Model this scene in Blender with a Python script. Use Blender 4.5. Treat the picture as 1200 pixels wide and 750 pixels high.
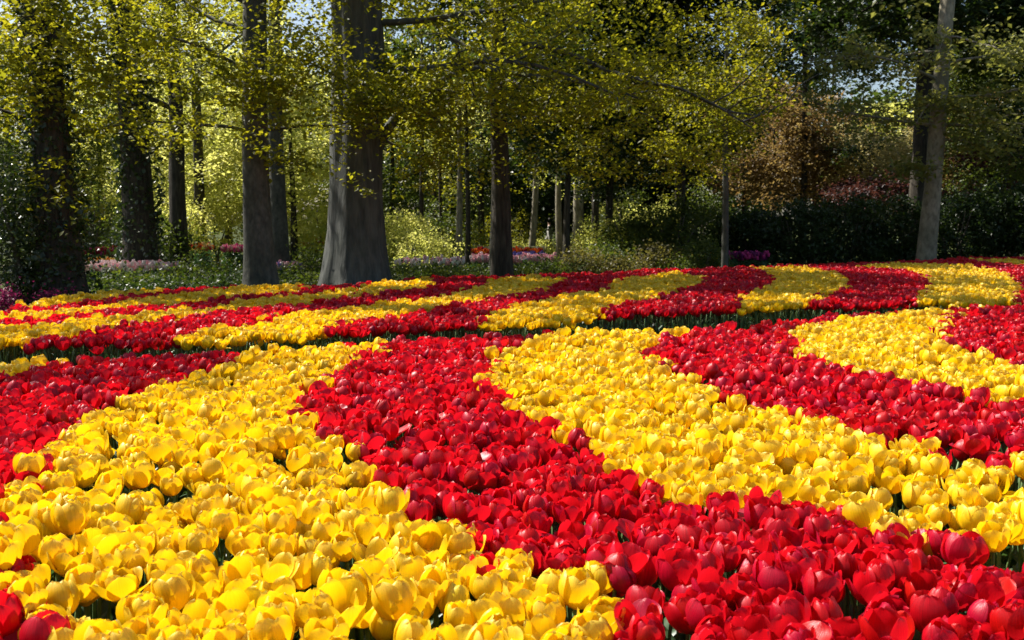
import bpy, bmesh, math, random
import numpy as np
from mathutils import Vector, Matrix, noise

for o in list(bpy.data.objects):
    bpy.data.objects.remove(o)
scene = bpy.context.scene
col = scene.collection
R = math.radians
rng = np.random.default_rng(7)
random.seed(7)

# ------------------------------------------------------------------ camera
cam_data = bpy.data.cameras.new('camera')
cam_data.sensor_width = 36.0
cam_data.lens = 35.0
cam_data.clip_start = 0.05
cam_data.clip_end = 2000.0
cam_data.dof.use_dof = True
cam_data.dof.focus_distance = 4.2
cam_data.dof.aperture_fstop = 8.0
cam = bpy.data.objects.new('camera', cam_data)
col.objects.link(cam)
CAM_Z = 1.35
PITCH = 5.727
cam.location = (0, 0, CAM_Z)
cam.rotation_euler = (R(90 - PITCH), 0, 0)
scene.camera = cam

# ------------------------------------------------------------------ light
SUN_DIR = Vector((-0.56, 0.32, 0.76)).normalized()          # towards the sun: left, a little behind the wood, high
elev = math.asin(SUN_DIR.z)
azim = math.atan2(SUN_DIR.x, SUN_DIR.y)                      # clockwise from +Y
world = bpy.data.worlds.new('World')
scene.world = world
world.use_nodes = True
wn = world.node_tree.nodes
wl = world.node_tree.links
wn.clear()
w_out = wn.new('ShaderNodeOutputWorld')
w_bg = wn.new('ShaderNodeBackground')
w_sky = wn.new('ShaderNodeTexSky')
w_sky.sky_type = 'NISHITA'
w_sky.sun_disc = False
w_sky.sun_elevation = elev
w_sky.sun_rotation = azim
w_sky.dust_density = 2.0
w_bg.inputs['Strength'].default_value = 0.075
wl.new(w_sky.outputs[0], w_bg.inputs['Color'])
wl.new(w_bg.outputs[0], w_out.inputs['Surface'])

sun_data = bpy.data.lights.new('sun', 'SUN')
sun_data.energy = 5.0
sun_data.angle = R(0.53)
sun_data.color = (1.0, 0.95, 0.86)
sun = bpy.data.objects.new('sun', sun_data)
col.objects.link(sun)
sun.rotation_euler = SUN_DIR.to_track_quat('Z', 'Y').to_euler()
sun.location = (-20, 15, 30)

scene.view_settings.view_transform = 'Standard'
scene.view_settings.look = 'None'
scene.view_settings.exposure = 1.05
scene.view_settings.gamma = 1.0
scene.view_settings.use_curve_mapping = False
scene.render.engine = 'CYCLES'
scene.cycles.max_bounces = 5
scene.cycles.diffuse_bounces = 2
scene.cycles.glossy_bounces = 2
scene.cycles.transmission_bounces = 4
scene.cycles.transparent_max_bounces = 4
scene.cycles.use_denoising = True
scene.cycles.caustics_reflective = False
scene.cycles.caustics_refractive = False
scene.cycles.sample_clamp_indirect = 6.0


# ------------------------------------------------------------------ helpers
def tag(o, label=None, cat=None, group=None, kind=None):
    if label: o['label'] = label
    if cat: o['category'] = cat
    if group: o['group'] = group
    if kind: o['kind'] = kind
    return o

def empty(name, loc):
    o = bpy.data.objects.new(name, None)
    o.empty_display_size = 0.1
    o.location = loc
    col.objects.link(o)
    return o

def link(name, me, mat=None, parent=None):
    if mat is not None and not me.materials:
        me.materials.append(mat)
    o = bpy.data.objects.new(name, me)
    col.objects.link(o)
    if parent is not None:
        o.parent = parent
    return o

def mesh_np(name, V, T, smooth=False, attr=None, uv=None):
    """V (n,3), T (m,3) or (m,4) -> mesh; attr: per-vertex float called rnd; uv: per-vertex (n,2)."""
    V = np.asarray(V, np.float32); T = np.asarray(T, np.int32)
    k = T.shape[1]
    me = bpy.data.meshes.new(name)
    me.vertices.add(len(V)); me.vertices.foreach_set('co', V.ravel())
    me.loops.add(T.size); me.loops.foreach_set('vertex_index', T.ravel())
    me.polygons.add(len(T))
    me.polygons.foreach_set('loop_start', np.arange(0, T.size, k, dtype=np.int32))
    me.polygons.foreach_set('use_smooth', np.full(len(T), smooth))
    if attr is not None:
        a = me.attributes.new('rnd', 'FLOAT', 'POINT')
        a.data.foreach_set('value', np.asarray(attr, np.float32))
    if uv is not None:
        l = me.uv_layers.new(name='UVMap')
        l.data.foreach_set('uv', np.asarray(uv, np.float32)[T.ravel()].ravel())
    me.update(calc_edges=True)
    return me

class MB:
    """collects quads as numpy blocks that become ONE mesh"""
    def __init__(self): self.V = []; self.T = []; self.n = 0; self.A = []; self.U = []
    def add(self, V, T, a=0.0, uv=None):
        V = np.asarray(V, float).reshape(-1, 3)
        self.V.append(V); self.T.append(np.asarray(T, int) + self.n); self.n += len(V)
        self.A.append(np.full(len(V), a)); self.U.append(np.zeros((len(V), 2)) if uv is None else np.asarray(uv))
        return self
    def mesh(self, name, smooth=True, uv=False, attr=False):
        return mesh_np(name, np.vstack(self.V), np.vstack(self.T), smooth,
                       np.concatenate(self.A) if attr else None, np.vstack(self.U) if uv else None)

def tube_data(path, rad, sides=8, flute=None, cap=True):
    """quads of a tube along path; flute(i, phi array, point) -> radius factor"""
    path = np.asarray(path, float); rad = np.asarray(rad, float); n = len(path)
    tang = np.gradient(path, axis=0)
    tang /= np.linalg.norm(tang, axis=1)[:, None] + 1e-9
    ref = np.array([1.0, 0, 0]) if abs(tang[0][0]) < .8 else np.array([0, 1.0, 0])
    phi = np.linspace(0, 2 * math.pi, sides, endpoint=False)
    V = []
    for i in range(n):
        t = tang[i]
        a = ref - t * ref.dot(t); a /= np.linalg.norm(a) + 1e-9
        b = np.cross(t, a); ref = a
        r = rad[i] * (flute(i, phi, path[i]) if flute else 1.0)
        r = np.broadcast_to(r, phi.shape)
        V.append(path[i] + (a[None] * np.cos(phi)[:, None] + b[None] * np.sin(phi)[:, None]) * r[:, None])
    V = np.vstack(V)
    Q = []
    for i in range(n - 1):
        for j in range(sides):
            k = (j + 1) % sides
            Q.append((i * sides + j, i * sides + k, (i + 1) * sides + k, (i + 1) * sides + j))
    if cap:
        V = np.vstack([V, path[-1][None] + tang[-1][None] * rad[-1] * .5])
        c = len(V) - 1
        for j in range(0, sides, 2):
            Q.append((c, (n - 1) * sides + j, (n - 1) * sides + (j + 1) % sides, (n - 1) * sides + (j + 2) % sides))
    return V, np.array(Q)

def leaf_data(C, size, up=0.6, fold=0.12, wid=0.34, g=rng):
    """folded four-corner leaves growing from the points C"""
    N = len(C)
    n = g.normal(size=(N, 3)); n /= np.linalg.norm(n, axis=1)[:, None]
    n = n * (1 - up) + np.array([0, 0, up]); n /= np.linalg.norm(n, axis=1)[:, None]
    d = g.normal(size=(N, 3)); d[:, 2] -= .35
    d -= n * (d * n).sum(1)[:, None]; d /= np.linalg.norm(d, axis=1)[:, None] + 1e-9
    t = np.cross(n, d)
    s = np.asarray(size)[:, None]
    base = C; tip = C + d * s
    L = C + d * s * .45 + t * s * wid + n * s * fold
    Rr = C + d * s * .45 - t * s * wid + n * s * fold
    V = np.stack([base, L, tip, Rr], 1).reshape(-1, 3)
    i = np.arange(N)[:, None] * 4
    T = np.concatenate([i + np.array([[0, 2, 1]]), i + np.array([[0, 3, 2]])], 0)
    return V, T

def leaf_mesh(name, C, size, rnd, **k):
    V, T = leaf_data(C, size, **k)
    return mesh_np(name, V, T, False, np.repeat(rnd, 4))

def sprays(centers, per, rad, flat=.4, size=.05, g=rng, jitter=.3):
    """leaf positions, sizes and one colour number for each leaf, in flattened clumps round the centers"""
    centers = np.asarray(centers)
    M = len(centers)
    k = np.maximum(3, g.poisson(per, M))
    idx = np.repeat(np.arange(M), k)
    off = g.normal(size=(len(idx), 3)) * .55
    rr = (rad * g.uniform(.6, 1.35, M))[idx]
    off *= rr[:, None]; off[:, 2] *= flat
    sl = g.normal(size=(M, 2))[idx] * .35
    off[:, 2] += (off[:, 0] * sl[:, 0] + off[:, 1] * sl[:, 1])
    crnd = g.uniform(0, 1, M)[idx]
    rnd = np.clip(crnd * .65 + g.uniform(0, .35, len(idx)), 0, 1)
    sz = size * g.uniform(1 - jitter, 1 + jitter, len(idx))
    return centers[idx] + off, sz, rnd

def in_ellipsoids(ell, n, gap=.0, gscale=1.0, g=rng, seed=0.0, lim=None):
    """points spread through the ellipsoids [(center, radii, weight)], thinned where a 3D noise is low"""
    w = np.array([e[2] for e in ell], float); w /= w.sum()
    out = []
    tries = 0
    while len(out) < n and tries < n * 30:
        tries += 1
        e = ell[int(g.choice(len(ell), p=w))]
        p = g.normal(size=3); p /= np.linalg.norm(p); p *= g.uniform(.12, 1) ** (1 / 2.4)
        p = np.array(e[0]) + p * np.array(e[1])
        if lim and p[2] < lim: continue
        if gap > -1 and noise.noise(Vector((p[0] * gscale + seed, p[1] * gscale, p[2] * gscale))) < gap - .25:
            continue
        out.append(p)
    return np.array(out)

def px(x, d):
    """metres to the side of the camera's axis for a thing at distance d, from where it stands in a 1200 wide picture"""
    return (x - 600) / 1166.7 * d

def ground_z(y):
    return 0.0 if y < 24 else -0.018 * (y - 24) if y < 70 else -0.83


# ------------------------------------------------------------------ materials
def new_mat(name):
    m = bpy.data.materials.new(name); m.use_nodes = True
    nt = m.node_tree; nt.nodes.clear()
    return m, nt.nodes, nt.links, nt.nodes.new('ShaderNodeOutputMaterial')

def ramp(nodes, stops):
    r = nodes.new('ShaderNodeValToRGB')
    el = r.color_ramp.elements
    el[0].position, el[0].color = stops[0][0], (*stops[0][1], 1)
    el[1].position, el[1].color = stops[-1][0], (*stops[-1][1], 1)
    for p, c in stops[1:-1]:
        e = el.new(p); e.color = (*c, 1)
    return r

def leaf_mat(name, c0, c1, t0, t1, trans=.45, rough=.5, spec=.35):
    """leaf colours c0..c1 by leaf, light passing through them in t0..t1"""
    m, n, l, out = new_mat(name)
    a = n.new('ShaderNodeAttribute'); a.attribute_name = 'rnd'
    r1 = ramp(n, [(0, c0), (1, c1)]); r2 = ramp(n, [(0, t0), (1, t1)])
    l.new(a.outputs['Fac'], r1.inputs[0]); l.new(a.outputs['Fac'], r2.inputs[0])
    p = n.new('ShaderNodeBsdfPrincipled'); p.inputs['Roughness'].default_value = rough
    p.inputs['Specular IOR Level'].default_value = spec
    t = n.new('ShaderNodeBsdfTranslucent'); x = n.new('ShaderNodeMixShader'); x.inputs[0].default_value = trans
    l.new(r1.outputs[0], p.inputs['Base Color']); l.new(r2.outputs[0], t.inputs['Color'])
    l.new(p.outputs[0], x.inputs[1]); l.new(t.outputs[0], x.inputs[2]); l.new(x.outputs[0], out.inputs['Surface'])
    return m

def bark_mat(name, c0, c1, c2, scale=6.0, stretch=.18, bump=.6):
    m, n, l, out = new_mat(name)
    tc = n.new('ShaderNodeTexCoord'); mp = n.new('ShaderNodeMapping'); mp.inputs['Scale'].default_value = (1, 1, stretch)
    l.new(tc.outputs['Object'], mp.inputs['Vector'])
    n1 = n.new('ShaderNodeTexNoise'); n1.inputs['Scale'].default_value = scale * 3; n1.inputs['Detail'].default_value = 6; n1.inputs['Roughness'].default_value = .65
    n2 = n.new('ShaderNodeTexNoise'); n2.inputs['Scale'].default_value = scale * .35; n2.inputs['Detail'].default_value = 4
    l.new(mp.outputs[0], n1.inputs['Vector']); l.new(tc.outputs['Object'], n2.inputs['Vector'])
    r1 = ramp(n, [(.32, c0), (.5, c1), (.72, c2)]); l.new(n1.outputs['Fac'], r1.inputs[0])
    mx = n.new('ShaderNodeMix'); mx.data_type = 'RGBA'; mx.blend_type = 'MULTIPLY'; mx.inputs[0].default_value = .7
    r2 = ramp(n, [(.35, (.45, .5, .42)), (.65, (1, 1, 1))]); l.new(n2.outputs['Fac'], r2.inputs[0])
    l.new(r1.outputs[0], mx.inputs[6]); l.new(r2.outputs[0], mx.inputs[7])
    p = n.new('ShaderNodeBsdfPrincipled'); p.inputs['Roughness'].default_value = .85; p.inputs['Specular IOR Level'].default_value = .25
    l.new(mx.outputs[2], p.inputs['Base Color'])
    b = n.new('ShaderNodeBump'); b.inputs['Strength'].default_value = bump; b.inputs['Distance'].default_value = .03
    l.new(n1.outputs['Fac'], b.inputs['Height']); l.new(b.outputs[0], p.inputs['Normal'])
    l.new(p.outputs[0], out.inputs['Surface'])
    return m

def plain_mat(name, c, rough=.7, var=.25, scale=30, spec=.3):
    m, n, l, out = new_mat(name)
    tc = n.new('ShaderNodeTexCoord'); nz = n.new('ShaderNodeTexNoise'); nz.inputs['Scale'].default_value = scale; nz.inputs['Detail'].default_value = 3
    l.new(tc.outputs['Object'], nz.inputs['Vector'])
    r = ramp(n, [(.3, tuple(v * (1 - var) for v in c)), (.7, tuple(min(1, v * (1 + var)) for v in c))]); l.new(nz.outputs['Fac'], r.inputs[0])
    p = n.new('ShaderNodeBsdfPrincipled'); p.inputs['Roughness'].default_value = rough; p.inputs['Specular IOR Level'].default_value = spec
    l.new(r.outputs[0], p.inputs['Base Color']); l.new(p.outputs[0], out.inputs['Surface'])
    return m

def petal_mat(name, edge, mid, base, through, trans, rough, spec, vein):
    """edge/mid/base: petal colour at the rim, on the blade and at the foot; thin enough for light to pass"""
    m, n, l, out = new_mat(name)
    uv = n.new('ShaderNodeUVMap'); sp = n.new('ShaderNodeSeparateXYZ'); l.new(uv.outputs[0], sp.inputs[0])
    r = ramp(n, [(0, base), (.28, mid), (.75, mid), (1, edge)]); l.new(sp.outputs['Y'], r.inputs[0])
    mp = n.new('ShaderNodeMapping'); mp.inputs['Scale'].default_value = (26, 1.6, 1); l.new(uv.outputs[0], mp.inputs['Vector'])
    oi = n.new('ShaderNodeObjectInfo')
    ad = n.new('ShaderNodeVectorMath'); ad.operation = 'ADD'; l.new(mp.outputs[0], ad.inputs[0])
    cb = n.new('ShaderNodeCombineXYZ'); ml = n.new('ShaderNodeMath'); ml.operation = 'MULTIPLY'; ml.inputs[1].default_value = 40
    l.new(oi.outputs['Random'], ml.inputs[0]); l.new(ml.outputs[0], cb.inputs[2]); l.new(cb.outputs[0], ad.inputs[1])
    nz = n.new('ShaderNodeTexNoise'); nz.inputs['Scale'].default_value = 1; nz.inputs['Detail'].default_value = 3; l.new(ad.outputs[0], nz.inputs['Vector'])
    rv = ramp(n, [(.3, (1 - vein,) * 3), (.7, (1, 1, 1))]); l.new(nz.outputs['Fac'], rv.inputs[0])
    mx = n.new('ShaderNodeMix'); mx.data_type = 'RGBA'; mx.blend_type = 'MULTIPLY'; mx.inputs[0].default_value = 1
    l.new(r.outputs[0], mx.inputs[6]); l.new(rv.outputs[0], mx.inputs[7])
    hs = n.new('ShaderNodeHueSaturation')
    mr = n.new('ShaderNodeMapRange'); mr.inputs[3].default_value = .9; mr.inputs[4].default_value = 1.08
    mh = n.new('ShaderNodeMapRange'); mh.inputs[3].default_value = .492; mh.inputs[4].default_value = .506
    l.new(oi.outputs['Random'], mr.inputs[0]); l.new(oi.outputs['Random'], mh.inputs[0])
    l.new(mr.outputs[0], hs.inputs['Value']); l.new(mh.outputs[0], hs.inputs['Hue']); l.new(mx.outputs[2], hs.inputs['Color'])
    p = n.new('ShaderNodeBsdfPrincipled'); p.inputs['Roughness'].default_value = rough; p.inputs['Specular IOR Level'].default_value = spec
    l.new(hs.outputs[0], p.inputs['Base Color'])
    b = n.new('ShaderNodeBump'); b.inputs['Strength'].default_value = .35; b.inputs['Distance'].default_value = .002
    l.new(nz.outputs['Fac'], b.inputs['Height']); l.new(b.outputs[0], p.inputs['Normal'])
    t = n.new('ShaderNodeBsdfTranslucent'); t.inputs['Color'].default_value = (*through, 1)
    x = n.new('ShaderNodeMixShader'); x.inputs[0].default_value = trans
    l.new(p.outputs[0], x.inputs[1]); l.new(t.outputs[0], x.inputs[2]); l.new(x.outputs[0], out.inputs['Surface'])
    return m

def ground_mat(name, stops, scale=1.5, fine=40, bump=.5):
    m, n, l, out = new_mat(name)
    tc = n.new('ShaderNodeTexCoord')
    n1 = n.new('ShaderNodeTexNoise'); n1.inputs['Scale'].default_value = scale; n1.inputs['Detail'].default_value = 8; n1.inputs['Roughness'].default_value = .7
    n2 = n.new('ShaderNodeTexNoise'); n2.inputs['Scale'].default_value = fine; n2.inputs['Detail'].default_value = 4
    l.new(tc.outputs['Object'], n1.inputs['Vector']); l.new(tc.outputs['Object'], n2.inputs['Vector'])
    r = ramp(n, stops); l.new(n1.outputs['Fac'], r.inputs[0])
    r2 = ramp(n, [(.3, (.5, .5, .5)), (.7, (1.2, 1.2, 1.2))]); l.new(n2.outputs['Fac'], r2.inputs[0])
    mx = n.new('ShaderNodeMix'); mx.data_type = 'RGBA'; mx.blend_type = 'MULTIPLY'; mx.inputs[0].default_value = 1
    l.new(r.outputs[0], mx.inputs[6]); l.new(r2.outputs[0], mx.inputs[7])
    p = n.new('ShaderNodeBsdfPrincipled'); p.inputs['Roughness'].default_value = .95; p.inputs['Specular IOR Level'].default_value = .1
    l.new(mx.outputs[2], p.inputs['Base Color'])
    b = n.new('ShaderNodeBump'); b.inputs['Strength'].default_value = bump; b.inputs['Distance'].default_value = .04
    l.new(n2.outputs['Fac'], b.inputs['Height']); l.new(b.outputs[0], p.inputs['Normal'])
    l.new(p.outputs[0], out.inputs['Surface'])
    return m

M = {}
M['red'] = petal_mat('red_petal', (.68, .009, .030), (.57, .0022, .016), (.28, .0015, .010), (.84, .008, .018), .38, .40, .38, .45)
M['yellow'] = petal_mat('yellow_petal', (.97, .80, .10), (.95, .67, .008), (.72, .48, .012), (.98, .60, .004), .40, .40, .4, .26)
M['stem'] = plain_mat('tulip_stem', (.10, .17, .055), .5, .2)
M['tleaf'] = leaf_mat('tulip_leaf', (.035, .085, .035), (.06, .12, .05), (.08, .17, .03), (.1, .2, .04), .25, .4, .4)
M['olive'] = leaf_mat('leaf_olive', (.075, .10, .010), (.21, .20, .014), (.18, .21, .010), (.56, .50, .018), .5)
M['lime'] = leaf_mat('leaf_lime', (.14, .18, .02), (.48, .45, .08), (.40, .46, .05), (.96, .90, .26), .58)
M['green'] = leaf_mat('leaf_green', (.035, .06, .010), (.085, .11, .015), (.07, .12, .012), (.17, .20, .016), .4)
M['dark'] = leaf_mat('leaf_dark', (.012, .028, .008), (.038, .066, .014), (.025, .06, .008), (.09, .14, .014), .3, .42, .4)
M['copper'] = leaf_mat('leaf_copper', (.10, .055, .02), (.20, .14, .045), (.24, .13, .035), (.46, .34, .10), .45)
M['purple'] = leaf_mat('leaf_purple', (.035, .015, .016), (.075, .03, .026), (.07, .02, .016), (.14, .05, .03), .4)
M['plum'] = leaf_mat('leaf_magenta', (.10, .010, .045), (.24, .02, .10), (.2, .01, .06), (.4, .03, .14), .35)
M['cream'] = leaf_mat('leaf_pale', (.32, .28, .12), (.5, .42, .2), (.5, .45, .15), (.7, .6, .25), .4)
M['plane_leaf'] = leaf_mat('leaf_plane', (.09, .11, .025), (.20, .20, .05), (.20, .23, .03), (.42, .40, .08), .45)
M['brown'] = leaf_mat('leaf_olive_brown', (.06, .05, .015), (.14, .12, .03), (.12, .11, .02), (.28, .24, .04), .4)
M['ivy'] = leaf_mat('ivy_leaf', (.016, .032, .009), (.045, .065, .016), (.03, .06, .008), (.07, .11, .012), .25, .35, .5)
M['beech'] = bark_mat('bark_grey', (.045, .045, .04), (.08, .078, .068), (.13, .125, .105), 5, .5, .35)
M['beech_dark'] = bark_mat('bark_slate', (.045, .047, .046), (.085, .087, .083), (.14, .14, .13), 4, .16, 1.0)
M['plane'] = bark_mat('bark_tan', (.15, .13, .09), (.27, .235, .17), (.38, .33, .24), 4, .6, .3)
M['bark'] = bark_mat('bark_brown', (.02, .016, .012), (.05, .041, .03), (.095, .08, .06), 7, .15, .9)
M['pale_bark'] = bark_mat('bark_pale', (.13, .11, .08), (.25, .22, .165), (.38, .34, .27), 6, .3, .4)
M['twig'] = plain_mat('twig_bark', (.10, .085, .06), .85)
M['soil'] = ground_mat('soil', [(.3, (.018, .013, .008)), (.6, (.05, .036, .022)), (.8, (.085, .065, .04))], 6, 60)
M['floor'] = ground_mat('woodland_floor', [(.3, (.022, .032, .008)), (.5, (.045, .06, .013)), (.62, (.075, .08, .02)), (.8, (.10, .075, .035))], .8, 30)
M['path'] = ground_mat('path', [(.3, (.16, .13, .09)), (.7, (.28, .24, .17))], 3, 60, .3)
M['grass'] = leaf_mat('grass_blade', (.03, .075, .014), (.07, .13, .02), (.07, .15, .015), (.15, .24, .02), .35, .4, .4)

# ------------------------------------------------------------------ plan of the beds, in metres (camera at the origin, +Y into the picture)
PLAN = {
    'Y1': [(-0.91,7.05),(-1.02,6.72),(-1.29,6.81),(-1.69,6.54),(-1.83,5.48),(-1.93,4.88),(-1.86,4.07),(-1.65,3.34),(-1.57,2.98),(-1.72,2.93),(-1.55,2.62),(-1.46,2.78),(-1.34,2.57),(-1.16,2.26),(-1.07,2.1),(-0.98,1.97),(-0.87,1.78),(0.18,1.78),(0.21,1.99),(0.24,2.21),(0.15,2.35),(0.04,2.5),(-0.09,2.57),(-0.2,2.68),(-0.33,2.98),(-0.49,3.29),(-0.61,3.75),(-0.79,4.0),(-0.91,4.19),(-0.99,4.48),(-1.04,4.81),(-1.02,5.25),(-1.0,6.09)],
    'Y2': [(1.45,8.02),(0.9,7.71),(0.32,7.37),(0.0,6.76),(-0.13,5.98),(-0.13,5.33),(-0.04,4.79),(0.06,4.44),(0.18,4.17),(0.28,3.83),(0.31,3.6),(0.41,3.42),(0.5,3.15),(0.64,3.02),(0.84,2.95),(1.01,2.99),(1.03,2.68),(1.18,2.63),(1.3,2.67),(1.33,2.52),(1.44,2.26),(1.75,1.78),(2.6,2.57),(2.05,3.25),(1.87,3.56),(1.66,3.47),(1.59,3.64),(1.64,3.87),(1.42,3.9),(1.38,4.17),(1.25,4.44),(1.17,4.56),(1.04,4.69),(1.06,5.01),(0.92,5.42),(0.84,5.91),(0.88,6.49),(1.05,6.95)],
    'Y3': [(2.28,8.02),(3.01,8.73),(3.99,9.57),(4.12,9.21),(3.35,7.77),(2.91,6.67),(3.03,6.63),(3.07,6.29),(3.02,5.81),(2.98,4.76),(3.01,3.27),(2.63,2.71),(2.49,3.97),(2.4,4.61),(2.37,4.74),(2.28,4.91),(2.27,5.19),(2.15,5.33),(1.9,5.54),(1.81,6.06),(1.93,6.58),(2.02,7.15)],
    'Y0': [(-4.07,5.88),(-3.14,6.06),(-2.87,6.21),(-2.71,6.02),(-2.71,5.74),(-2.85,5.48),(-3.42,4.93)],
    'FA': [(-5.28,10.58),(-5.22,11.56),(-5.04,12.27),(-4.7,12.91),(-4.55,13.08),(-4.43,12.58),(-4.52,11.77),(-4.62,11.11),(-4.81,10.58),(-4.97,10.05)],
    'FB': [(-5.17,8.58),(-4.8,9.3),(-4.53,9.57),(-4.37,10.15),(-4.28,10.93),(-4.16,11.56),(-3.92,11.98),(-3.63,13.08),(-2.77,13.25),(-2.59,12.58),(-2.81,12.27),(-3.13,11.63),(-3.42,11.05),(-3.87,10.0),(-4.28,9.04),(-4.55,8.8),(-4.88,8.09)],
    'FC': [(-4.5,6.95),(-4.22,8.15),(-3.93,8.29),(-3.82,8.88),(-3.6,9.3),(-3.09,10.25),(-2.96,10.93),(-2.6,11.84),(-2.17,12.58),(-1.92,13.99),(-1.24,15.27),(-1.08,13.8),(-1.17,13.08),(-1.66,12.05),(-2.3,10.69),(-2.73,9.75),(-3.32,8.29),(-3.38,7.83),(-3.73,7.2),(-4.1,6.33)],
    'FD': [(-2.48,7.05),(-2.52,7.59),(-2.48,8.22),(-2.24,8.65),(-2.04,9.47),(-1.36,10.58),(-0.76,11.84),(-0.34,13.61),(-0.15,15.5),(0.49,15.5),(0.79,14.6),(0.3,12.58),(0.0,11.84),(-0.85,9.85),(-1.48,8.58),(-1.5,7.89),(-1.91,7.37),(-2.07,6.86),(-2.25,6.76)],
    'FE': [(-0.34,8.8),(-0.2,9.47),(0.23,10.93),(0.78,12.12),(1.26,13.08),(1.81,15.5),(2.69,16.8),(3.02,15.5),(2.84,14.6),(1.93,12.12),(1.3,10.81),(0.92,10.05),(0.77,8.96),(0.35,8.09),(0.0,7.96),(-0.3,7.83)],
    'FF': [(4.48,18.68),(5.6,18.68),(5.11,15.27),(4.49,13.25),(3.29,10.93),(2.37,8.88),(1.97,8.8),(2.59,11.3),(3.5,13.61),(4.19,15.75)],
    'FG': [(6.6,19.03),(7.94,20.6),(8.89,19.4),(8.57,17.69),(7.61,15.04),(6.7,13.08),(5.06,10.05),(4.36,9.66),(3.91,9.66),(4.42,10.93),(5.5,13.08),(6.55,15.75),(7.05,17.69)],
    'FH': [(10.31,22.43),(11.03,21.48),(11.97,19.4),(10.73,17.39),(10.17,19.78),(10.11,21.48)],
    'BED1': [(-4.32,5.81),(-3.6,5.95),(-3.12,6.02),(-2.84,6.13),(-2.51,6.17),(-2.28,6.29),(-1.85,6.49),(-0.91,7.0),(0.0,7.31),(0.88,7.59),(1.5,7.89),(2.63,8.73),(3.99,9.57),(5.13,9.95),(6.64,10.15),(3.11,4.48),(1.44,1.78),(0.92,1.12),(-0.92,1.12),(-1.44,1.78)],
    'BED2': [(-5.53,8.22),(-5.19,9.13),(-5.03,9.75),(-5.26,10.69),(-5.16,11.43),(-4.98,12.12),(-4.59,12.91),(-3.63,13.08),(-2.77,13.25),(-2.34,13.61),(-1.95,14.19),(-1.25,15.39),(-0.14,15.75),(2.09,17.39),(4.57,19.03),(8.28,21.48),(10.79,23.48),(15.02,24.04),(7.01,11.17),(5.7,11.05),(4.88,10.81),(4.42,10.93),(3.31,10.69),(2.65,10.25),(2.18,10.15),(0.84,9.75),(0.38,8.88),(-0.3,8.73),(-1.37,7.96),(-1.99,7.71),(-2.37,7.42),(-3.18,7.37),(-3.76,7.26),(-4.64,6.72)],
}
PLAN['BED1'] = PLAN['BED1'][:15] + [(4.6, 5.2), (3.6, 3.0), (3.2, 1.25), (-3.2, 1.25), (-3.6, 3.0)]
YELLOW = ['Y0', 'Y1', 'Y2', 'Y3', 'FA', 'FB', 'FC', 'FD', 'FE', 'FF', 'FG', 'FH']

def inside(poly, P):
    poly = np.asarray(poly); x, y = P[:, 0], P[:, 1]
    c = np.zeros(len(P), bool); j = len(poly) - 1
    for i in range(len(poly)):
        xi, yi = poly[i]; xj, yj = poly[j]
        with np.errstate(divide='ignore', invalid='ignore'):
            h = ((yi > y) != (yj > y)) & (x < (xj - xi) * (y - yi) / (yj - yi + 1e-12) + xi)
        c ^= h; j = i
    return c

# ------------------------------------------------------------------ ground
gy = [-80, -10, 0, 8, 16, 24, 30, 40, 50, 60, 70, 120, 900]
gxs = [-700, -60, -20, -8, 0, 8, 20, 60, 700]
V = [(x, y, ground_z(y)) for y in gy for x in gxs]
nx = len(gxs)
Q = [(r * nx + c, r * nx + c + 1, (r + 1) * nx + c + 1, (r + 1) * nx + c) for r in range(len(gy) - 1) for c in range(nx - 1)]
tag(link('ground', mesh_np('ground', V, Q), M['floor']), 'dark mossy woodland ground under the trees', kind='structure')

def sheet(name, poly, z, mat, label):
    bm = bmesh.new()
    vs = [bm.verts.new((x, y, z)) for x, y in poly]
    f = bm.faces.new(vs)
    if f.normal.z < 0: f.normal_flip()
    bmesh.ops.triangulate(bm, faces=bm.faces[:])
    me = bpy.data.meshes.new(name); bm.to_mesh(me); bm.free()
    return tag(link(name, me, mat), label, kind='structure')

def grow(poly, d):
    c = np.mean(np.asarray(poly), 0); out = []
    for p in np.asarray(poly):
        v = p - c; out.append(tuple(p + v / np.linalg.norm(v) * d))
    return out
sheet('bed_soil', grow(PLAN['BED1'], .08), .006, M['soil'], 'dark soil under the front tulip bed')
sheet('bed_soil', grow(PLAN['BED2'], .08), .004, M['soil'], 'dark soil under the tulip bed by the trees')

# ------------------------------------------------------------------ trees
def trunk_mesh(name, H, r0, lean, flare, flutes, sides, seed, top=.35, wob=.05):
    zs = np.concatenate([np.array([-.15, 0, .06, .14, .25, .4, .6, .85, 1.2]), np.arange(1.5, H, .35), [H]])
    g = np.random.default_rng(seed)
    ph = g.uniform(0, 6.28, 8)
    path = np.array([[lean[0] * z + wob * math.sin(z * .55 + ph[0]) * min(1, z / 3), lean[1] * z + wob * math.sin(z * .47 + ph[1]) * min(1, z / 3), z] for z in zs])
    rad = r0 * (1 - (1 - top) * np.clip(zs / H, 0, 1)) * (1 + flare * np.exp(-np.clip(zs, 0, 99) / .5))
    def fl(i, phi, p):
        z = max(0, zs[i]); a = flutes * (.45 + 1.0 * math.exp(-z / .7))
        f = 1 + a * (np.cos(3 * phi + ph[2] + z * .08) * .35 + np.cos(5 * phi + ph[3] - z * .12) * .5 + np.cos(8 * phi + ph[4] + z * .1) * .4 + np.cos(13 * phi + ph[5] - z * .2) * .2)
        k = np.array([noise.noise(Vector((math.cos(q) * 1.4 + seed, math.sin(q) * 1.4, z * .9))) + .5 * noise.noise(Vector((math.cos(q) * 4 + seed, math.sin(q) * 4, z * 2.1))) for q in phi])
        return f * (1 + .10 * k)
    V, Qd = tube_data(path, rad, sides, fl)
    return mesh_np(name, V, Qd, True), path, rad

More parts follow.
